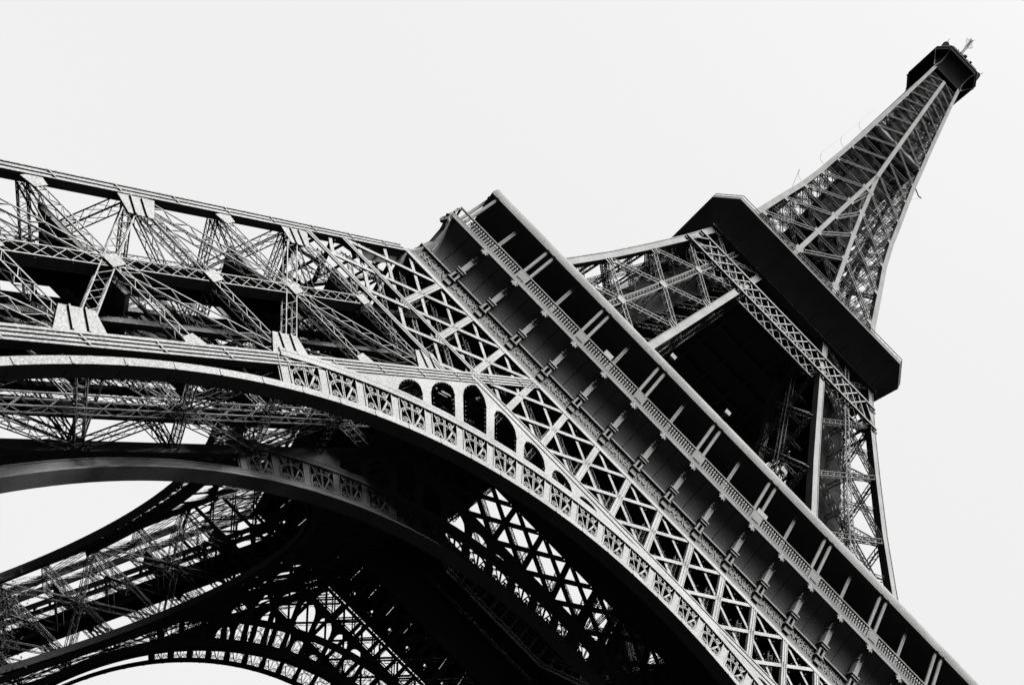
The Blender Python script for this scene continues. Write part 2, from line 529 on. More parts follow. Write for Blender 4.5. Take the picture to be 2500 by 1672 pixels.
# ---- the trellis girders under the first platform ----------------------------------------
PB = 34.435 / 9
def trellis_bars(face, low=True):
    posts, diags, chords = [], [], []
    for k in range(-8, 9): posts.append((k * PB, 44.2, k * PB, 50.35))
    def ok(u, z):
        if abs(u) > HO(z) - .6: return False
        if z < 43.9 and (abs(u) < HI(z) - .2 or not low): return False
        return True
    for sg in (1, -1):
        for k in range(-14, 15):
            zz = [41.9 + .1 * i for i in range(85)]
            val = [z for z in zz if ok(k * PB + sg * (z - 43.9) / .89, z)]
            if len(val) > 6:
                a, b = val[0], val[-1]
                diags.append((k * PB + sg * (a - 43.9) / .89, a, k * PB + sg * (b - 43.9) / .89, b))
    return posts, diags
def post_bar(mb, face, p):
    P = face.pt(p[0], p[1], 0); Q = face.pt(p[2], p[3], 0); n = face.n(47)
    a = V((0, 1, 0)) if face.swap else V((1, 0, 0))
    mb.bar(P - n * .1, Q - n * .1, .56, .2, n, True)
    for e in (-.25, 0, .25): mb.bar(P + a * e + n * .03, Q + a * e + n * .03, .07, .07, n, True)
def chord_mesh(face):
    mb = MB(); n = face.n(47)
    def ch(z0, z1, u0, u1, o=.06, d=.12):
        p = [face.pt(u0, z0, o), face.pt(u1, z0, o), face.pt(u1, z1, o), face.pt(u0, z1, o)]
        mb.plate(p, -n * d)
    e = HO(50.5) - .5
    ch(50.3, 50.72, -e, e)
    e = HI(44) - .1
    ch(43.84, 44.22, -e, e); ch(44.3, 44.42, -e, e, .1)
    if face is nearI: mb.box(-19.2, 19.2, -19.3, -19.05, 50.5, 56.3)
    for sg in (1, -1):
        a, b = sorted((sg * (HO(44.6) - .7), sg * (HI(44.6) - .2)))
        ch(44.45, 44.85, a, b); ch(44.62, 44.7, a, b, .1)
        a, b = sorted((sg * (HO(41.7) - .7), sg * (HI(41.7) + .1)))
        ch(41.55, 41.95, a, b); ch(41.72, 41.8, a, b, .1)
    return mb
for fi, face in enumerate((nearF, nearI)):
    posts, diags = trellis_bars(face, True)
    cm = chord_mesh(face).mesh("trellis_girder")
    rear = MB(); n = face.n(47)
    for (u0, z0, u1, z1) in diags:
        P, Q = face.pt(u0, z0, -1.6), face.pt(u1, z1, -1.6)
        if (u1 - u0) < 0: lattice(rear, P, Q, n, .4, .1, .06, .5, .04, sides=False)
    for (u0, z0, u1, z1) in posts:
        lattice(rear, face.pt(u0, z0, -1.6), face.pt(u1, z1, -1.6), n, .4, .1, .07, .5, .04, sides=False)
    rm = rear.mesh("rear_lattice")
    joined = MB()
    for p in posts: post_bar(joined, face, p)
    for d in diags:
        if fi == 0: joined.bar(face.pt(d[0], d[1], -.06), face.pt(d[2], d[3], -.06), .32, .1, n)
        else:
            for e in (-.22, .22): joined.bar(face.pt(d[0] + e, d[1], -.06), face.pt(d[2] + e, d[3], -.06), .16, .2, n)
    jm = joined.mesh("trellis_bars")
    for k in range(4):
        gdr = link("trellis_girder", cm, IRON, T); gdr.rotation_euler.z = k * math.pi / 2
        if k == 0 and fi == 0:
            for p in posts:
                mb = MB(); post_bar(mb, face, p); build("post", mb, IRON, gdr)
            for i, d in enumerate(diags):
                up_ = d[2] > d[0]
                mb = MB(); mb.bar(face.pt(d[0], d[1], -.06 if up_ else -.2), face.pt(d[2], d[3], -.06 if up_ else -.2), .32, .12, n)
                build("lattice_bar", mb, IRON, gdr)
                L = math.hypot(d[2] - d[0], d[3] - d[1]); m_ = int(L / .62)
                for j in range(m_):
                    t = (j + .5) / m_; s_ = .36
                    bulbs.append((face, face.pt(d[0] + (d[2] - d[0]) * t + (s_ if j % 2 else -s_), d[1] + (d[3] - d[1]) * t, .02)))
        else:
            link("trellis_bars", jm, IRON, gdr, kind="stuff")
        link("rear_lattice", rm, IRON, gdr, kind="stuff")

# ---- the cornice with the names ------------------------------------------------------------
NAMES = "SEGUIN LALANDE TRESCA PONCELET BRESSE LAGRANGE BELANGER CUVIER LAPLACE DULONG CHASLES LAVOISIER AMPERE CHEVREUL FLACHAT NAVIER LEGENDRE CHAPTAL".split()
def cove(t):      # t 0..1 -> (half width, z)
    return 33.8 + 1.45 * t ** 1.5, 53.3 + 3.7 * t
def side_sweep(mb, prof):
    """profile [(h,z)] along the near side with mitred ends"""
    A = [(-h, -h, z) for h, z in prof]; B = [(h, -h, z) for h, z in prof]
    mb.sweep([A, B], caps=False)
def cornice_mesh():
    mb = MB()
    side_sweep(mb, [(33.6, 50.75), (35.02, 50.75), (35.02, 50.98), (34.92, 51.02), (34.92, 51.22), (34.78, 51.27), (34.78, 51.5), (34.62, 51.55), (34.62, 51.63), (34.5, 51.64), (33.6, 51.64)])
    side_sweep(mb, [(33.6, 52.74), (34.5, 52.74), (34.74, 52.78), (34.74, 52.9), (34.62, 52.93), (34.62, 53.02), (33.5, 53.32)])
    c1 = cove(1.0)
    side_sweep(mb, [(33.2, 56.98), (35.30, 56.98), (35.30, 57.03), (35.38, 57.05), (35.38, 57.42), (35.30, 57.47), (33.2, 57.48)])
    return mb
cm = cornice_mesh().mesh("cornice")
def cove_panel_mesh(x0, x1):
    mb = MB(); N = 10
    secs = []
    for i in range(N + 1):
        h, z = cove(i / N); secs.append([(x0, -h, z), (x1, -h, z), (x1, -h + .12, z), (x0, -h + .12, z)])
    mb.sweep(secs); return mb
def console_mesh():
    mb = MB()
    # foot block in the name frieze
    mb.box(-.33, .33, -35.0, -34.45, 51.52, 51.72); mb.box(-.29, .29, -34.92, -34.45, 51.72, 52.22); mb.box(-.42, .42, -35.05, -34.45, 52.22, 52.34)
    # niche block
    mb.box(-.33, -.15, -35.0, -34.42, 52.36, 53.2); mb.box(.15, .33, -35.0, -34.42, 52.36, 53.2)
    N = 8; sec = []
    for i in range(N + 1):
        a = math.pi * i / N; x = -.15 * math.cos(a); zt = 52.98 + .15 * math.sin(a)
        sec.append([(x, -35.0, zt), (x, -34.5, zt), (x, -34.5, 53.26), (x, -35.0, 53.26)])
    mb.sweep(sec)
    mb.box(-.33, .33, -35.02, -34.42, 53.2, 53.32)
    mb.box(-.4, .4, -35.1, -34.42, 53.34, 53.42); mb.box(-.36, .36, -35.04, -34.42, 53.44, 53.56); mb.box(-.47, .47, -35.14, -34.4, 53.6, 53.7)
    # upright shaft standing proud of the cove
    mb.box(-.235, .235, -34.98, -34.3, 53.72, 55.4); mb.box(-.28, .28, -35.02, -34.5, 55.4, 55.52); mb.box(-.19, .19, -35.0, -34.7, 55.52, 56.1)
    mb.tube((0, -35.08, 55.8), (0, -34.9, 55.8), .14, .14, 8)
    mb.box(-.12, .12, -35.1, -34.8, 56.1, 56.96)
    return mb
def star_mesh():
    mb = MB(); N = 8; c = V((0, -35.62, 56.72)); R = []
    for i in range(2 * N):
        a = math.pi * i / N; r = .45 if i % 2 == 0 else .27
        R.append(V((c.x + r * math.sin(a), -35.5 + .12 * math.cos(a), c.z + r * math.cos(a))))
    b = len(mb.v); mb.v.append(tuple(c)); mb.v += [tuple(p) for p in R]; mb.v.append((0, -35.1, 56.75))
    for i in range(2 * N):
        j = (i + 1) % (2 * N); mb.f.append((b, b + 1 + j, b + 1 + i)); mb.f.append((b + 2 * N + 1, b + 1 + i, b + 1 + j))
    return mb
def name_panel_mesh(w):
    mb = MB(); mb.box(-w, w, -34.55, -34.2, 51.66, 52.73)
    mb.box(-w + .08, w - .08, -34.585, -34.553, 51.7, 51.76); mb.box(-w + .08, w - .08, -34.585, -34.553, 52.62, 52.68)
    for x in (-w + .11, w - .11): mb.box(x - .03, x + .03, -34.585, -34.553, 51.77, 52.61)
    return mb
CP = [cove_panel_mesh(-.93, -.02).mesh("cove_panel")]
CON = console_mesh().mesh("console"); STAR = star_mesh().mesh("rosette")
half = PB / 2
CPA = cove_panel_mesh(-half + .02, -.03).mesh("cove_panel"); CPB = cove_panel_mesh(.03, half - .02).mesh("cove_panel")
NP = name_panel_mesh(half - .36).mesh("name_panel")
rest = MB()
def addm(dst, me, dx):
    b = len(dst.v); dst.v += [(v.co.x + dx, v.co.y, v.co.z) for v in me.vertices]; dst.f += [tuple(b + q for q in p.vertices) for p in me.polygons]
dg = None
for k in range(4):
    co = link("cornice", cm, IRON, T); co.rotation_euler.z = k * math.pi / 2
    if k == 0:
        for i in range(18):
            xc = (i - 8.5) * PB
            for me, nm in ((CPA, "cove_panel"), (CPB, "cove_panel"), (NP, "name_panel")):
                o = link(nm, me, IRON, co); o.location.x = xc
                if me is CPA: addm(rest, me, xc)
                elif me is CPB: addm(rest, me, xc)
                else: addm(rest, me, xc)
            cu = bpy.data.curves.new("lettering", 'FONT'); cu.body = NAMES[i]; cu.size = .98; cu.extrude = .05; cu.offset = .012; cu.resolution_u = 3
            cu.align_x = 'CENTER'; cu.align_y = 'CENTER'; cu.space_character = 1.08
            to = bpy.data.objects.new("lettering_source", cu); COL.objects.link(to)
            bpy.context.view_layer.update()
            dg = bpy.context.evaluated_depsgraph_get()
            me = bpy.data.meshes.new_from_object(to.evaluated_get(dg)); bpy.data.objects.remove(to); me.name = "lettering"
            me.materials.clear()
            wx = max(v.co.x for v in me.vertices) - min(v.co.x for v in me.vertices)
            sx = min(1.0, 2.75 / wx)
            mm = Matrix.Rotation(math.pi / 2, 4, 'X') @ Matrix.Diagonal((sx, 1.0, 1, 1))
            o = link("lettering", me, IRON, co); o.matrix_basis = Matrix.Translation((xc, -34.56, 52.2)) @ mm
        for i in range(1, 18):
            xc = (i - 9) * PB
            o = link("console", CON, IRON, co); o.location.x = xc
            o = link("rosette", STAR, IRON, co); o.location.x = xc
            addm(rest, CON, xc); addm(rest, STAR, xc)
        rb = MB(); pts = []
        for i in range(11):
            h, z = cove(i / 10); pts.append(V((-h - .08, -h - .08, z)))
        for i in range(10): rb.bar(pts[i], pts[i + 1], .42, .3, V((-1, -1, 0)))
        pv = []
        for i in range(22):
            a = i * .55; r = .5 * (1 - i / 26); pv.append(V((-35.2, -35.2, 56.25)) + V((.7, -.7, 0)) * (r * math.cos(a)) * .9 + V((0, 0, 1)) * (r * math.sin(a)))
        for i in range(21): rb.bar(pv[i], pv[i + 1], .15, .3, V((-1, -1, 0)))
        # curved bracket sweeping from the leg up to the gallery corner
        cv = [(37.2, 45.5), (36.6, 46.7), (35.5, 49.14), (34.98, 50.36), (34.6, 52.0), (34.42, 54.0), (34.72, 55.62), (35.28, 57.2)]
        secs = []
        for h, z in cv:
            p = V((-h, -h, z)); a_ = V((.7, -.7, 0)) * .28; d_ = V((.7, .7, 0)) * 1.3
            secs.append([p - a_, p + a_, p + a_ + d_, p - a_ + d_])
        rb.sweep(secs)
        build("corner_console", rb, IRON, co)
        bofs = len(rest.v); rest.v += rb.v; rest.f += [tuple(bofs + q for q in f) for f in rb.f]
        restm = rest.mesh("cornice_ornament")
    else:
        link("cornice_ornament", restm, IRON, co, kind="stuff")

# ---- first floor deck, balustrade, gallery ----------------------------------------------------
def ring_deck(z0, z1, H, hv, ch):
    """square slab with a chamfered square opening"""
    mb = MB(); out = []; inn = []
    c = hv - ch
    inn = [(-c, -hv), (c, -hv), (hv, -c), (hv, c), (c, hv), (-c, hv), (-hv, c), (-hv, -c)]
    out = [(-c, -H), (c, -H), (H, -c), (H, c), (c, H), (-c, H), (-H, c), (-H, -c)]
    cor = {1: (H, -H), 3: (H, H), 5: (-H, H), 7: (-H, -H)}
    for i in range(8):
        j = (i + 1) % 8
        poly = [out[i]] + ([cor[i]] if i in cor else []) + [out[j], inn[j], inn[i]]
        mb.plate([(x, y, z0) for x, y in poly][::-1], (0, 0, z1 - z0))
    return mb
fd = build("first_floor", ring_deck(56.35, 56.9, 33.1, 14.6, 5.4), IRON, T)
mb = MB()      # girders below the deck
for y in (-31, -26, -21, -16, 16, 21, 26, 31):
    for nrm in (0, 1):
        P, Q = ((-33, y, 55.3), (33, y, 55.3)) if nrm == 0 else ((y, -33, 55.3), (y, 33, 55.3))
        lattice(mb, P, Q, V((0, 1, 0)) if nrm == 0 else V((1, 0, 0)), 1.6, .5, .18, 1.7, .1, sides=False)
        mb.bar(V(P) - V((0, 0, .9)), V(Q) - V((0, 0, .9)), .45, .12, up)
build("floor_girder", mb, IRON, fd, kind="stuff")
mb = MB()      # kerb and rail round the opening
c = 14.6 - 5.4; hv = 14.6
inn = [(-c, -hv), (c, -hv), (hv, -c), (hv, c), (c, hv), (-c, hv), (-hv, c), (-hv, -c)]
for i in range(8):
    a, b = V((*inn[i], 0)), V((*inn[(i + 1) % 8], 0))
    for z, w in ((56.98, .2), (58.0, .08), (58.6, .1)): mb.bar(a + up * z, b + up * z, w, w, up)
    N = int((b - a).length / 1.3)
    for j in range(N + 1):
        p = a + (b - a) * (j / N); mb.bar(p + up * 57.05, p + up * 58.6, .07, .07, V((1, 0, 0)))
build("opening_rail", mb, IRON, fd)

mb = MB()
side_sweep(mb, [(35.12, 58.68), (35.3, 58.68), (35.3, 58.8), (35.12, 58.8), (35.12, 58.68)])
side_sweep(mb, [(35.14, 57.56), (35.28, 57.56), (35.28, 57.68), (35.14, 57.68), (35.14, 57.56)])
n_b = 18 * 13 + 7
for i in range(n_b):
    x = (i + .5 - n_b / 2) * PB / 13
    if min(abs(x - (j * 2 + 1) * PB) for j in range(-5, 5)) < .62: continue
    mb.box(x - .07, x + .07, -35.27, -35.15, 57.68, 58.28)
    mb.tube((x, -35.21, 58.28), (x, -35.21, 58.56), .115, .05, 6)
for k in range(-10, 9, 2):
    x = k * PB + PB
    if abs(x) > 34: continue
    mb.box(x - .62, x + .62, -35.32, -35.12, 57.5, 58.62); mb.box(x - .42, x + .42, -35.36, -35.323, 57.7, 58.45)
bm = mb.mesh("balustrade")
roof = MB()
side_sweep(roof, [(26.5, 63.32), (34.82, 63.26), (34.92, 63.3), (34.94, 63.6), (34.93, 63.95), (34.88, 64.25), (34.76, 64.48), (34.5, 64.56), (26.5, 64.58)])
rm = roof.mesh("gallery_roof")
def column_mesh(r, y, z1=63.28):
    mb = MB(); mb.tube((0, y, 57.5), (0, y, z1), r, r, 10); mb.tube((0, y, 57.5), (0, y, 57.9), r * 1.7, r * 1.3, 10); mb.tube((0, y, z1 - .25), (0, y, z1), r * 1.1, r * 1.9, 10)
    return mb.mesh("column")
COLM, COLS = column_mesh(.165, -34.72), column_mesh(.085, -34.3)
wall = MB(); wall.box(-29.5, 29.5, -30.6, -30.3, 56.9, 63.3)
for i in range(-14, 15): wall.box(i * 2.0 - .05, i * 2.0 + .05, -30.68, -30.6, 57.4, 63.2)
wm = wall.mesh("pavilion_wall")
inner = MB(); inner.box(-21, 21, -21.2, -20.9, 56.9, 62.6)
for i in range(-10, 11): inner.box(i * 2.0 - .12, i * 2.0 + .12, -20.9, -20.75, 57.0, 62.4)
inner.box(-21, 21, -20.9, -20.72, 59.6, 59.8); inner.box(-21.2, 21.2, -21.2, -20.3, 62.6, 62.9)
im = inner.mesh("court_wall")
prf = MB(); prf.box(-28, 28, -29.5, -21.25, 62.95, 63.2)
pm = prf.mesh("pavilion_roof")
fr = MB()
for i in range(-10, 10): fr.box(i * 2.0 + .25, i * 2.0 + 1.75, -20.885, -20.86, 57.3, 59.4)
for i in range(-10, 10): fr.box(i * 2.0 + .25, i * 2.0 + 1.75, -20.885, -20.86, 60.0, 62.2)
fm = fr.mesh("window_panes")
for k in range(4):
    Rk = Matrix.Rotation(k * math.pi / 2, 4, 'Z')
    o = link("balustrade", bm, IRON, T); o.matrix_basis = Rk
    ro = link("gallery_roof", rm, IRON, T); ro.matrix_basis = Rk
    for i in range(-9, 10):
        if i % 2 == 1:
            for e in ((-.4, .4) if abs(i) < 9 else (-.32 if i > 0 else .32,)):
                c_ = link("column", COLM, IRON, ro); c_.location.x = i * PB + e
        elif abs(i) < 9:
            for e in (-.09, .09):
                c_ = link("slender_column", COLS, IRON, ro); c_.location.x = i * PB + e
    w_ = link("pavilion_wall", wm, GLASS_AND_SHADE, T); w_.matrix_basis = Rk
    link("pavilion_roof", pm, GLASS_AND_SHADE, w_)
    cw = link("court_wall", im, PALE, T); cw.matrix_basis = Rk
    link("window_panes", fm, GLASS_AND_SHADE, cw)

# ---- legs between the first and second platform ---------------------------------------------------
UZ = [60.0, 70.5, 80.7, 91.4, 101.7, 110.6]
def uleg_mesh():
    mb = MB(); zs = [56.95, 66, 73.4, 82, 91, 101.5, 110.4]; b = 1.0
    O0 = lambda z: -HU(z); O1 = lambda z: -HU(z) + b
    I0 = lambda z: -XU(z) - b; I1 = lambda z: -XU(z)
    for X in ((O0, O1), (I0, I1)):
        for Y in ((O0, O1), (I0, I1)): rect(mb, zs, X[0], X[1], Y[0], Y[1])
    for sw in (0, 1):
        for B0, B1 in ((lambda z: -HU(z) + .0, lambda z: -HU(z) + .09), (lambda z: -HU(z) + b - .09, lambda z: -HU(z) + b), (lambda z: -XU(z) - b, lambda z: -XU(z) - b + .09), (lambda z: -XU(z) - .09, lambda z: -XU(z))):
            Y0 = lambda z: -HU(z) - .08; Y1 = lambda z: -HU(z) + .003
            if sw: rect(mb, zs, Y0, Y1, B0, B1)
            else: rect(mb, zs, B0, B1, Y0, Y1)
    return mb.mesh("upper_leg")
ulm = uleg_mesh()
def sub_members(face, uo, ui, zs, axis=True, horiz=False):
    R = []; A = lambda u, z: face.pt(u(z), z, -.12)
    mu = lambda z: (uo(z) + ui(z)) / 2
    for i in range(len(zs) - 1):
        a, b = zs[i], zs[i + 1]
        R.append(('d', A(uo, a), A(ui, b))); R.append(('e', A(ui, a), A(uo, b)))
        if axis: R.append(('c', A(mu, a), A(mu, b)))
        if horiz: R.append(('h', A(uo, b), A(ui, b)))
    return R
UF = Face(HU); UFs = Face(HU, True); UI = Face(XU); UIs = Face(XU, True)
uo = lambda z: -HU(z) + .8; ui = lambda z: -XU(z) - .8
def um(mb, r, n, thin=False):
    k, P, Q = r
    if k == 'c': lattice(mb, P, Q, n, .72, .6, .14, cross=True, thin=thin, lw=.08)
    else: lattice(mb, P, Q, n, .62, .5, .14, thin=thin, lw=.08)
uparts = sub_members(UF, uo, ui, UZ)
uA, uB = MB(), MB()
for r in uparts: um(uA, r, UF.n(85))
for r in sub_members(UFs, uo, ui, UZ): um(uB, r, UFs.n(85), True)
for fc in (UI, UIs):
    for r in sub_members(fc, uo, ui, UZ): um(uB, r, fc.n(85), True)
for i, z in enumerate(UZ[:-1] + [65, 75.5, 86, 96.5]):
    a, b = -HU(z) + .6, -XU(z) - .4
    lattice(uB, (a, a, z), (b, b, z), up, .6, .4, .1); lattice(uB, (a, b, z), (b, a, z), up, .6, .4, .1)
    for m in (.5,):
        c = a + (b - a) * m
        lattice(uB, (a, c, z), (b, c, z), up, .5, .4, .1); lattice(uB, (c, a, z), (c, b, z), up, .5, .4, .1)
uc = lambda z: -(HU(z) + XU(z)) / 2
for dx, dy in ((-1.6, -1.6), (1.6, -1.6), (-1.6, 1.6), (1.6, 1.6)):
    rect(uB, [57, 70, 85, 100, 110], lambda z: uc(z) + dx - .2, lambda z: uc(z) + dx + .2, lambda z: uc(z) + dy - .2, lambda z: uc(z) + dy + .2)
z = 58; sgn = 1
while z < 108:
    uB.bar((uc(z) + 1.9 * sgn, uc(z) + 2.6, z), (uc(z + 2) - 1.9 * sgn, uc(z + 2) + 2.6, z + 2), .1, .9, up)
    uB.bar((uc(z) - 1.6, uc(z) - 1.6, z), (uc(z) + 1.6, uc(z) - 1.6, z), .2, .2, up); uB.bar((uc(z) - 1.6, uc(z) - 1.6, z), (uc(z) - 1.6, uc(z) + 1.6, z), .2, .2, up)
    z += 2; sgn = -sgn
uT = MB()  # lift shaft as a solid box, its near-black colour standing in for shade
zs = [57.5, 70, 85, 100, 110]
rect(uT, zs, lambda z: uc(z) - 2.6, lambda z: uc(z) + 2.4, lambda z: uc(z) - 2.2, lambda z: uc(z) + 2.8)
uTm = uT.mesh("lift_shaft")
uAm, uBm = uA.mesh("bracing"), uB.mesh("inner_bracing")
for k in range(4):
    o = link("upper_leg", ulm, IRON, T); o.rotation_euler.z = k * math.pi / 2
    link("inner_bracing", uBm, IRON, o, kind="stuff"); link("lift_shaft", uTm, GLASS_AND_SHADE, o)
    if k == 0:
        for r in uparts:
            if max(r[1].z, r[2].z) < 66: continue
            mb = MB(); um(mb, r, UF.n(85)); build("brace", mb, IRON, o)
        for i, z in enumerate(UZ):
            if z < 66: continue
            zz = z - .3
            gusset(UF, uo(zz), zz, 1.0, -.3, 1.5, 1.1, 2, o, .02); gusset(UF, ui(zz), zz, -1.0, .3, 1.6, 1.2, 2, o, .02)
            if i < len(UZ) - 1:
                zm = (UZ[i] + UZ[i + 1]) / 2; u_ = (uo(zm) + ui(zm)) / 2
                gusset(UF, u_ - .5, zm, 1, 0, 1, 1, 0, o, .03)
    else:
        link("bracing", uAm, IRON, o, kind="stuff")

# belt girder just under the second platform
def belt():
    R = []; z0, z1 = 101.25, 105.65
    for sg in (1, -1):
        k = -30
        while k <= 30:
            u0 = k * 1.72; u1 = u0 + sg * 2.6
            def lim(u, z): return abs(u) <= HU(z) - .2
            a, b = (u0, z0), (u1, z1)
            if lim(*a) and lim(*b): R.append((u0, z0, u1, z1))
            k += 1
    return R
BR = belt()
cmb = MB()
for z in (101.25, 105.65):
    e = HU(z) - .1
    cmb.bar(UF.pt(-e, z, .28), UF.pt(e, z, .28), .34, .3, UF.n(103)); cmb.bar(UF.pt(-e, z, -1.2), UF.pt(e, z, -1.2), .3, .3, UF.n(103))
cme = cmb.mesh("belt_girder")
def bbar(mb, r, o):
    mb.bar(UF.pt(r[0], r[1], o), UF.pt(r[2], r[3], o), .2, .08, UF.n(103))
bj = MB(); bk = MB()
for r in BR: bbar(bj, r, .3); bbar(bk, r, -1.2)
bjm, bkm = bj.mesh("belt_bars"), bk.mesh("rear_lattice")
for k in range(4):
    o = link("belt_girder", cme, IRON, T); o.rotation_euler.z = k * math.pi / 2
    link("rear_lattice", bkm, IRON, o, kind="stuff")
    if k == 0:
        for r in BR:
            mb = MB(); bbar(mb, r, .3 if r[2] > r[0] else .2); build("lattice_bar", mb, IRON, o)
    else: link("belt_bars", bjm, IRON, o, kind="stuff")

# ---- second platform ------------------------------------------------------------------------------
def octring(h, c, z):
    c = max(c, .01); a = h - c
    return [(-a, -h, z), (a, -h, z), (h, -a, z), (h, a, z), (a, h, z), (-a, h, z), (-h, a, z), (-h, -a, z)]
mb = MB()
prof = [(16.2, 0, 110.35), (17.55, 0, 110.35), (17.55, 0, 110.62), (17.36, 0, 110.66), (17.36, 0, 110.9)]
N = 12
for i in range(N + 1):
    t = i / N; prof.append((17.22 + 3.2 * t ** 2.3, 3.2 * t ** 1.4, 110.95 + 4.4 * t))
prof += [(20.5, 3.24, 115.37), (20.56, 3.245, 115.42), (20.56, 3.245, 115.72), (20.45, 3.24, 115.74), (10, 2, 115.76)]
mb.sweep([octring(*p) for p in prof], caps=False)
sp_ = build("second_platform", mb, IRON, T)
mb = MB(); mb.box(-16.3, 16.3, -16.3, 16.3, 110.9, 111.6)
for y in range(-15, 16, 5):
    mb.box(-16.2, 16.2, y - .2, y + .2, 109.9, 110.9); mb.box(y - .2, y + .2, -16.2, 16.2, 109.3, 109.9)
build("platform_floor", mb, IRON, sp_)
mb = MB()
for rr in (116.05, 116.7):
    R = octring(20.5, 3.2, rr)
    for i in range(8): mb.bar(R[i], R[(i + 1) % 8], .1, .1, up)
R = octring(20.5, 3.2, 115.74)
for i in range(8):
    a, b = V(R[i]), V(R[(i + 1) % 8]); n_ = int((b - a).length / .9)
    for j in range(n_): p = a + (b - a) * (j / n_); mb.bar(p, p + up * 1.0, .05, .05, V((1, 0, 0)))
build("fence", mb, IRON, sp_, kind="stuff")
def console2():
    mb = MB(); sec = []
    for i in range(7):
        t = i / 12; h, z = 17.22 + 3.2 * t ** 2.3, 110.95 + 4.4 * t; w = .2
        sec.append([(-w, -h - .16, z), (w, -h - .16, z), (w, -h + .05, z), (-w, -h + .05, z)])
    mb.sweep(sec); return mb.mesh("console")
C2 = console2()
for k in range(4):
    for i in range(-5, 6):
        o = link("console", C2, IRON, sp_); o.matrix_basis = Matrix.Rotation(k * math.pi / 2, 4, 'Z') @ Matrix.Translation((i * 3.36 + .1, 0, 0))
mb = MB(); mb.box(-13.2, 13.2, -13.2, 13.2, 115.78, 119.5); mb.box(-13.8, 13.8, -13.8, 13.8, 119.55, 119.9)
for i in range(8):
    R = octring(13.3, .5, 117)
for i in range(-6, 7): mb.box(i * 2.0 - .08, i * 2.0 + .08, -13.32, -13.2, 115.8, 119.4)
build("upper_pavilion", mb, GLASS_AND_SHADE, sp_)
mb = MB(); random.seed(3)
for i in range(26):      # masts and lamps along the roof
    x = -13 + i * 1.05; h = .7 + random.random() * 1.3
    mb.bar((x, -13.6, 119.9), (x, -13.6, 119.9 + h), .07, .07, V((1, 0, 0)))
    if i % 3 == 0: mb.box(x - .25, x + .25, -13.9, -13.5, 119.9 + h, 120.2 + h)
build("roof_lamp_rail", mb, IRON, sp_, kind="stuff")

# ---- the spire ----------------------------------------------------------------------------------------
SZ = [118.2, 128.1, 138.2, 148.5, 158.2, 167.6, 177.2, 186.3, 195.0, 203.6, 211.8, 219.3, 226.1, 232.3, 238.3, 244.4, 250.0]
def spire_mesh():
    mb = MB(); zs = [115.7, 121] + SZ[1:] + [254.5]
    w = lambda z: 1.05 - .0012 * (z - 115)
    O0 = lambda z: -HS(z); O1 = lambda z: -HS(z) + w(z)
    for sx in (1, -1):
        for sy in (1, -1):
            mb.sweep([[(sx * O0(z), sy * O0(z), z), (sx * O1(z), sy * O0(z), z), (sx * O1(z), sy * O1(z), z), (sx * O0(z), sy * O1(z), z)] for z in zs])
    return mb.mesh("spire")
spo = link("spire", spire_mesh(), IRON, T)
SF = Face(HS); SFs = Face(HS, True)
so_ = lambda z: -HS(z) + .8 - .003 * (z - 115); si_ = lambda z: -XS(z) - .2
def sm(mb, r, n, z, thin=False):
    s_ = max(.45, 1 - (z - 120) / 220)
    if r[0] == 'd': lattice(mb, r[1], r[2], n, .62 * s_ + .06, .4, .15 * s_ + .03, .9, .06, sides=False, thin=thin)
    else: lattice(mb, r[1] - n * .1, r[2] - n * .1, n, .5 * s_ + .05, .35, .085 * s_ + .015, 1.2, .045, sides=False, thin=True)
def spire_face():
    L = []
    for i in range(len(SZ) - 1):
        a, b = SZ[i], SZ[i + 1]
        A = lambda u, z: SF.pt(u, z, -.1)
        for sg in (1, -1):
            L.append((('d' if sg == 1 else 'd', A(sg * so_(a), a), A(sg * si_(b), b)), a)); L.append((('e', A(sg * si_(a), a), A(sg * so_(b), b)), a))
        if XS(a) > .8:
            L.append((('d', A(-XS(a) + .3, a), A(XS(b) - .1, b)), a)); L.append((('e', A(XS(a) - .3, a), A(-XS(b) + .1, b)), a))
    return L
SL = spire_face()
rib = MB()
zs = [115.8] + [z for z in SZ[1:] if z < 176] + [176.0]
ww = .42
for sg in (1, -1):
    rib.sweep([[SF.pt(sg * XS(z) - ww, z, .03), SF.pt(sg * XS(z) + ww, z, .03), SF.pt(sg * XS(z) + ww, z, -.6), SF.pt(sg * XS(z) - ww, z, -.6)] for z in zs])
zs2 = [176.02] + [z for z in SZ if z > 177] + [250]
rib.sweep([[SF.pt(-.46, z, .02), SF.pt(.46, z, .02), SF.pt(.46, z, -.5), SF.pt(-.46, z, -.5)] for z in zs2])
ribm = rib.mesh("spire_rib")
sj = MB()
for r, z in SL: sm(sj, r, SF.n(z), z, True)
sjm = sj.mesh("bracing")
for k in range(4):
    ro = link("spire_rib", ribm, IRON, spo); ro.rotation_euler.z = k * math.pi / 2
    if k == 0:
        for r, z in SL:
            mb = MB(); sm(mb, r, SF.n(z), z); build("brace", mb, IRON, spo)
        for z in SZ[1:-1]:
            s_ = max(.45, 1 - (z - 120) / 220)
            for u, d in ((so_(z), 1), (-so_(z), -1)):
                gusset(SF, u, z, d * 1.1 * s_, 0, 1.5 * s_, .9 * s_, 0, spo, .0)
            if XS(z) > .3:
                for sg in (1, -1): gusset(SF, sg * XS(z) - .75, z, 1.5, 0, 1.3, 1.3, 0, spo, .045)
    else:
        o = link("bracing", sjm, IRON, spo, kind="stuff"); o.rotation_euler.z = k * math.pi / 2
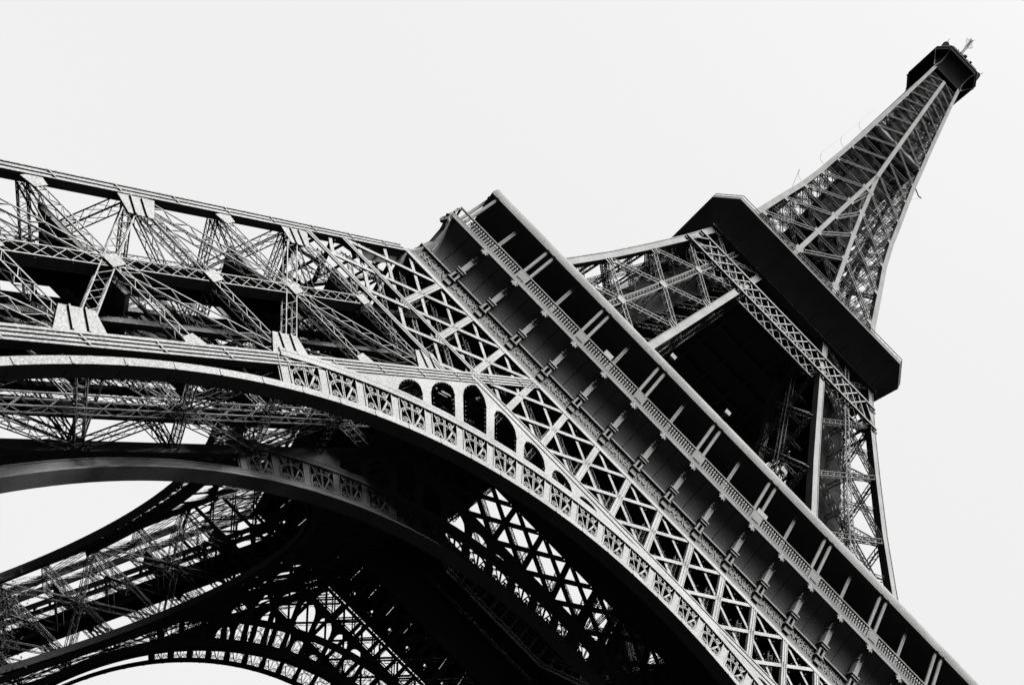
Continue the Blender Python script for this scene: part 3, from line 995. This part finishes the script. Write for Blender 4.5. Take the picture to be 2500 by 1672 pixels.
# lift shaft, stairs and floors inside the spire
mb = MB()
for i, z in enumerate(SZ + [(SZ[j] + SZ[j + 1]) / 2 for j in range(len(SZ) - 1)]):
    h = HS(z) - .5
    for a, b in (((-h, -h), (h, h)), ((-h, h), (h, -h)), ((-h, -h), (h, -h)), ((-h, -h), (-h, h)), ((h, -h), (h, h)), ((-h, h), (h, h)), ((-h, 0), (h, 0)), ((0, -h), (0, h))):
        lattice(mb, (*a, z), (*b, z), up, .5, .35, .09, .7, .05)
    if z > 140:
        q = h * .55; mb.box(-q, q, -q, q, z - .1, z + .1)
for x in (-2.6, 0, 2.6):
    for y in (-2.6, 0, 2.6):
        if x or y: mb.box(x - .2, x + .2, y - .2, y + .2, 116, 262)
z = 118; sg = 1
while z < 250:
    w = min(3.4, HS(z) - 1.2)
    for s_ in (1, -1): mb.bar((-w * sg, w * s_, z), (w * sg, w * s_, z + 2.2), .1, .9, up); mb.bar((w * s_, -w * sg, z), (w * s_, w * sg, z + 2.2), .9, .1, up)
    for x in (-2.6, 2.6): mb.bar((x, -2.6, z), (x, 2.6, z + 2.2), .16, .16, up); mb.bar((-2.6, x, z), (2.6, x, z + 2.2), .16, .16, up); mb.bar((x, 2.6, z), (x, -2.6, z + 2.2), .16, .16, up); mb.bar((2.6, x, z), (-2.6, x, z + 2.2), .16, .16, up)
    z += 2.2; sg = -sg
build("lift_shaft", mb, IRON, spo, kind="stuff")
mb = MB()      # solid core added in near-black, standing in for shade inside the spire
zz_ = [116, 138, 158, 176, 204, 225, 256]
mb.sweep([[(a * q, b * q, z) for a, b in ((-1, -1), (1, -1), (1, 1), (-1, 1))] for z in zz_ for q in (min(5.2, HS(z) * .5),)])
build("shade_toned_core", mb, GLASS_AND_SHADE, spo)
mb = MB()      # intermediate landing
h = HS(196) - .3; mb.box(-h, h, -h, h, 196, 196.5); mb.box(-h + 1, h - 1, -h + 1, h - 1, 196.5, 199.5)
build("landing", mb, IRON, spo)
# aerials along the edges
def aerial(pts, r=.05):
    mb = MB()
    for i in range(len(pts) - 1): mb.bar(pts[i], pts[i + 1], r, r, V((0.3, 0.2, 1)))
    return build("aerial", mb, IRON, spo)
def corner(z, sx, out): h = HS(z) + out; return V((sx * h, -h * 1.0, z))
for z in (150.5, 163, 176, 189):
    h = HS(z)
    aerial([(-h, -h + 1, z), (-h - 1.3, -h + 1, z + .6), (-h - 1.9, -h + 1, z + 2.6)], .045)
    if z > 160: aerial([(-h - 1.9, -h + 1, z + 2.6), (-HS(z + 13) - 1.9, -HS(z + 13) + 1, z + 15)], .018)
aerial([(-HS(150) - 1.9, -HS(150) + 1, 153), (-HS(146), -HS(146) + 1, 145)], .06)
h = HS(186); aerial([(h, -h, 186), (h + 1.5, -h, 184.6), (h + 2.2, -h, 184.9)], .22); aerial([(h + 2.2, -h, 184.9), (HS(181), -HS(181), 180)], .05)

# ---- summit ---------------------------------------------------------------------------------------------
mb = MB(); prof = [(4.7, .02, 253.2)]
for i in range(9):
    t = i / 8; prof.append((4.95 + 2.75 * t ** 1.7, 2.8 * t ** .9, 253.6 + 8.6 * t))
prof += [(7.75, 2.82, 262.2), (7.75, 2.82, 264.6), (7.85, 2.85, 264.65), (7.85, 2.85, 264.9), (2, .8, 265)]
mb.sweep([octring(*p) for p in prof], caps=False)
top = build("summit_cabin", mb, GLASS_AND_SHADE, T)
mb = MB()
for sx in (1, -1):
    for sy in (1, -1):
        for e in (0, 1):
            pts = []
            for i in range(9):
                t = i / 8; h = 4.97 + 2.78 * t ** 1.7; c = 2.8 * t ** .9
                p = (h - c, h) if e else (h, h - c); pts.append(V((sx * p[0] * 1.005, sy * p[1] * 1.005, 253.6 + 8.6 * t)))
            for i in range(8): mb.bar(pts[i], pts[i + 1], .32, .25, up)
R = octring(7.87, 2.86, 264.5)
for i in range(8): mb.bar(R[i], R[(i + 1) % 8], .16, .3, up)
build("bracket", mb, IRON, top)
mb = MB(); random.seed(5)
mb.sweep([octring(*p) for p in ((7.2, 2.6, 265.0), (7.2, 2.6, 267.6), (6.6, 2.4, 268.2), (4.6, 1.6, 268.3), (4.4, 1.5, 272), (3.2, 1.0, 273), (2.6, .8, 279), (1.4, .4, 282), (.9, .2, 288))], caps=True)
for i in range(80):
    a = random.random() * 2 * math.pi; r = 5.0 + random.random() * 2.6; x, y = r * math.cos(a), r * math.sin(a)
    x = max(-7.2, min(7.2, x)); y = max(-7.2, min(7.2, y))
    h = .5 + random.random() * 1.6; s_ = .08 + random.random() * .3
    mb.box(x - s_, x + s_, y - s_, y + s_, 267.5, 268.2 + h)
build("roof_equipment", mb, GLASS_AND_SHADE, top, kind="stuff")
mb = MB()
for cx, cy in ((-6.2, -4.7), (6.4, -5.0), (6.3, 4.6), (-6, 5)):
    mb.tube((cx, cy, 266), (cx, cy, 271.5), .8, .95, 8); mb.tube((cx, cy, 271.5), (cx, cy, 273), .95, .4, 8)
    for j in range(5):
        a = random.random() * 6.28; mb.bar((cx, cy, 271), (cx + 1.6 * math.cos(a), cy + 1.6 * math.sin(a), 271.6 + random.random() * 1.5), .12, .12, up)
build("corner_lantern", mb, GLASS_AND_SHADE, top)
mb = MB()
mb.tube((0, 0, 288), (0, 0, 297), .5, .4, 8); mb.tube((0, 0, 297), (0, 0, 305), .22, .12, 6)
for z, L in ((298, .6), (299.5, 1.0), (301, 1.5), (302.4, 1.7), (303.6, 1.0), (304.6, .5)):
    for a in (0.2, 1.77, .98): mb.bar((-L * math.cos(a), -L * math.sin(a), z), (L * math.cos(a), L * math.sin(a), z), .09, .09, up)
    for s_ in (1, -1): mb.bar((s_ * L, 0.2 * L * s_, z - .5), (s_ * L, 0.2 * L * s_, z + .7), .1, .1, V((1, 0, 0)))
build("antenna_mast", mb, IRON, top)

# ---- illumination bulbs along the bars
mb = MB()
for fc, p in bulbs:
    if fc is nearF: mb.octa(p, .055)
build("light_bulbs", mb, BULB, T, kind="stuff")

# ------------------------------------------------------------------ things on the gallery
def board(x, w, h, label):
    t = thing("notice_board", label, "sign", (x, -34.9, 57.6), None)
    mb = MB(); mb.box(-w / 2, w / 2, -.04, .04, 1.3, 1.3 + h); build("panel", mb, PALE, t)
    mb = MB()
    for e in (-w / 2 + .06, w / 2 - .06): mb.box(e - .04, e + .04, .045, .12, 0, 1.3 + h)
    build("leg", mb, IRON, t); return t
board(-16.2, .95, .8, "plain white notice board behind the gallery balustrade")

def floodlight(x, side):
    t = thing("floodlight", "small floodlight on a curved arm above the gallery roof, %s" % side, "floodlight", (x, -34.3, 64.5), "floodlights along the gallery roof")
    mb = MB(); pts = [V((0, 0, 0)), V((0, -.1, .5)), V((.05, -.3, .85)), V((.1, -.5, .9))]
    for i in range(3): mb.bar(pts[i], pts[i + 1], .07, .07, V((1, 0, 0)), True)
    build("arm", mb, IRON, t)
    mb = MB(); mb.sweep([[(-.2, -.35, .75), (.3, -.35, .75), (.3, -.35, 1.1), (-.2, -.35, 1.1)], [(-.26, -.75, .7), (.36, -.75, .7), (.36, -.75, 1.2), (-.26, -.75, 1.2)]])
    build("head", mb, PALE, t)
floodlight(-11.6, "highest up the picture"); floodlight(-4.0, "second from the top"); floodlight(3.8, "third from the top")
board(4.3, 1.2, .7, "wide pale banner board behind the balustrade beside a pair of gallery columns")

# ------------------------------------------------------------------ tree at the lower left
def tree(x, y, h, label):
    t = thing("broadleaf_tree", label, "tree", (x, y, GROUND))
    rnd = random.Random(11); mb = MB(); tips = []
    def limb(p, d, L, r, n):
        q = p + d * L; mb.tube(p, q, r, r * .62, 7, False)
        if n == 0: tips.append(q); return
        for i in range(3):
            e = (d + V((rnd.uniform(-.8, .8), rnd.uniform(-.8, .8), rnd.uniform(-.1, .5)))).normalized(); limb(q, e, L * rnd.uniform(.55, .78), r * .55, n - 1)
        tips.append(q)
    limb(V((0, 0, 0)), V((0.03, 0, 1)).normalized(), h * .36, .32, 4)
    build("trunk", mb, BARK, t)
    mb = MB()
    for tp in tips:
        for i in range(70):
            c = tp + V((rnd.gauss(0, .75), rnd.gauss(0, .75), rnd.gauss(0, .6)))
            a = V((rnd.uniform(-1, 1), rnd.uniform(-1, 1), rnd.uniform(-.6, .6))).normalized(); b = a.orthogonal().normalized(); s_ = rnd.uniform(.06, .13)
            k = len(mb.v); mb.v += [tuple(c - a * s_), tuple(c + b * s_ * .55), tuple(c + a * s_), tuple(c - b * s_ * .55)]; mb.f.append((k, k + 1, k + 2, k + 3))
    build("crown", mb, LEAF, t, kind="stuff")
    return t
tree(-31.2, -32.5, 6.8, "leafy broadleaf tree standing under the tower beside the left legs")
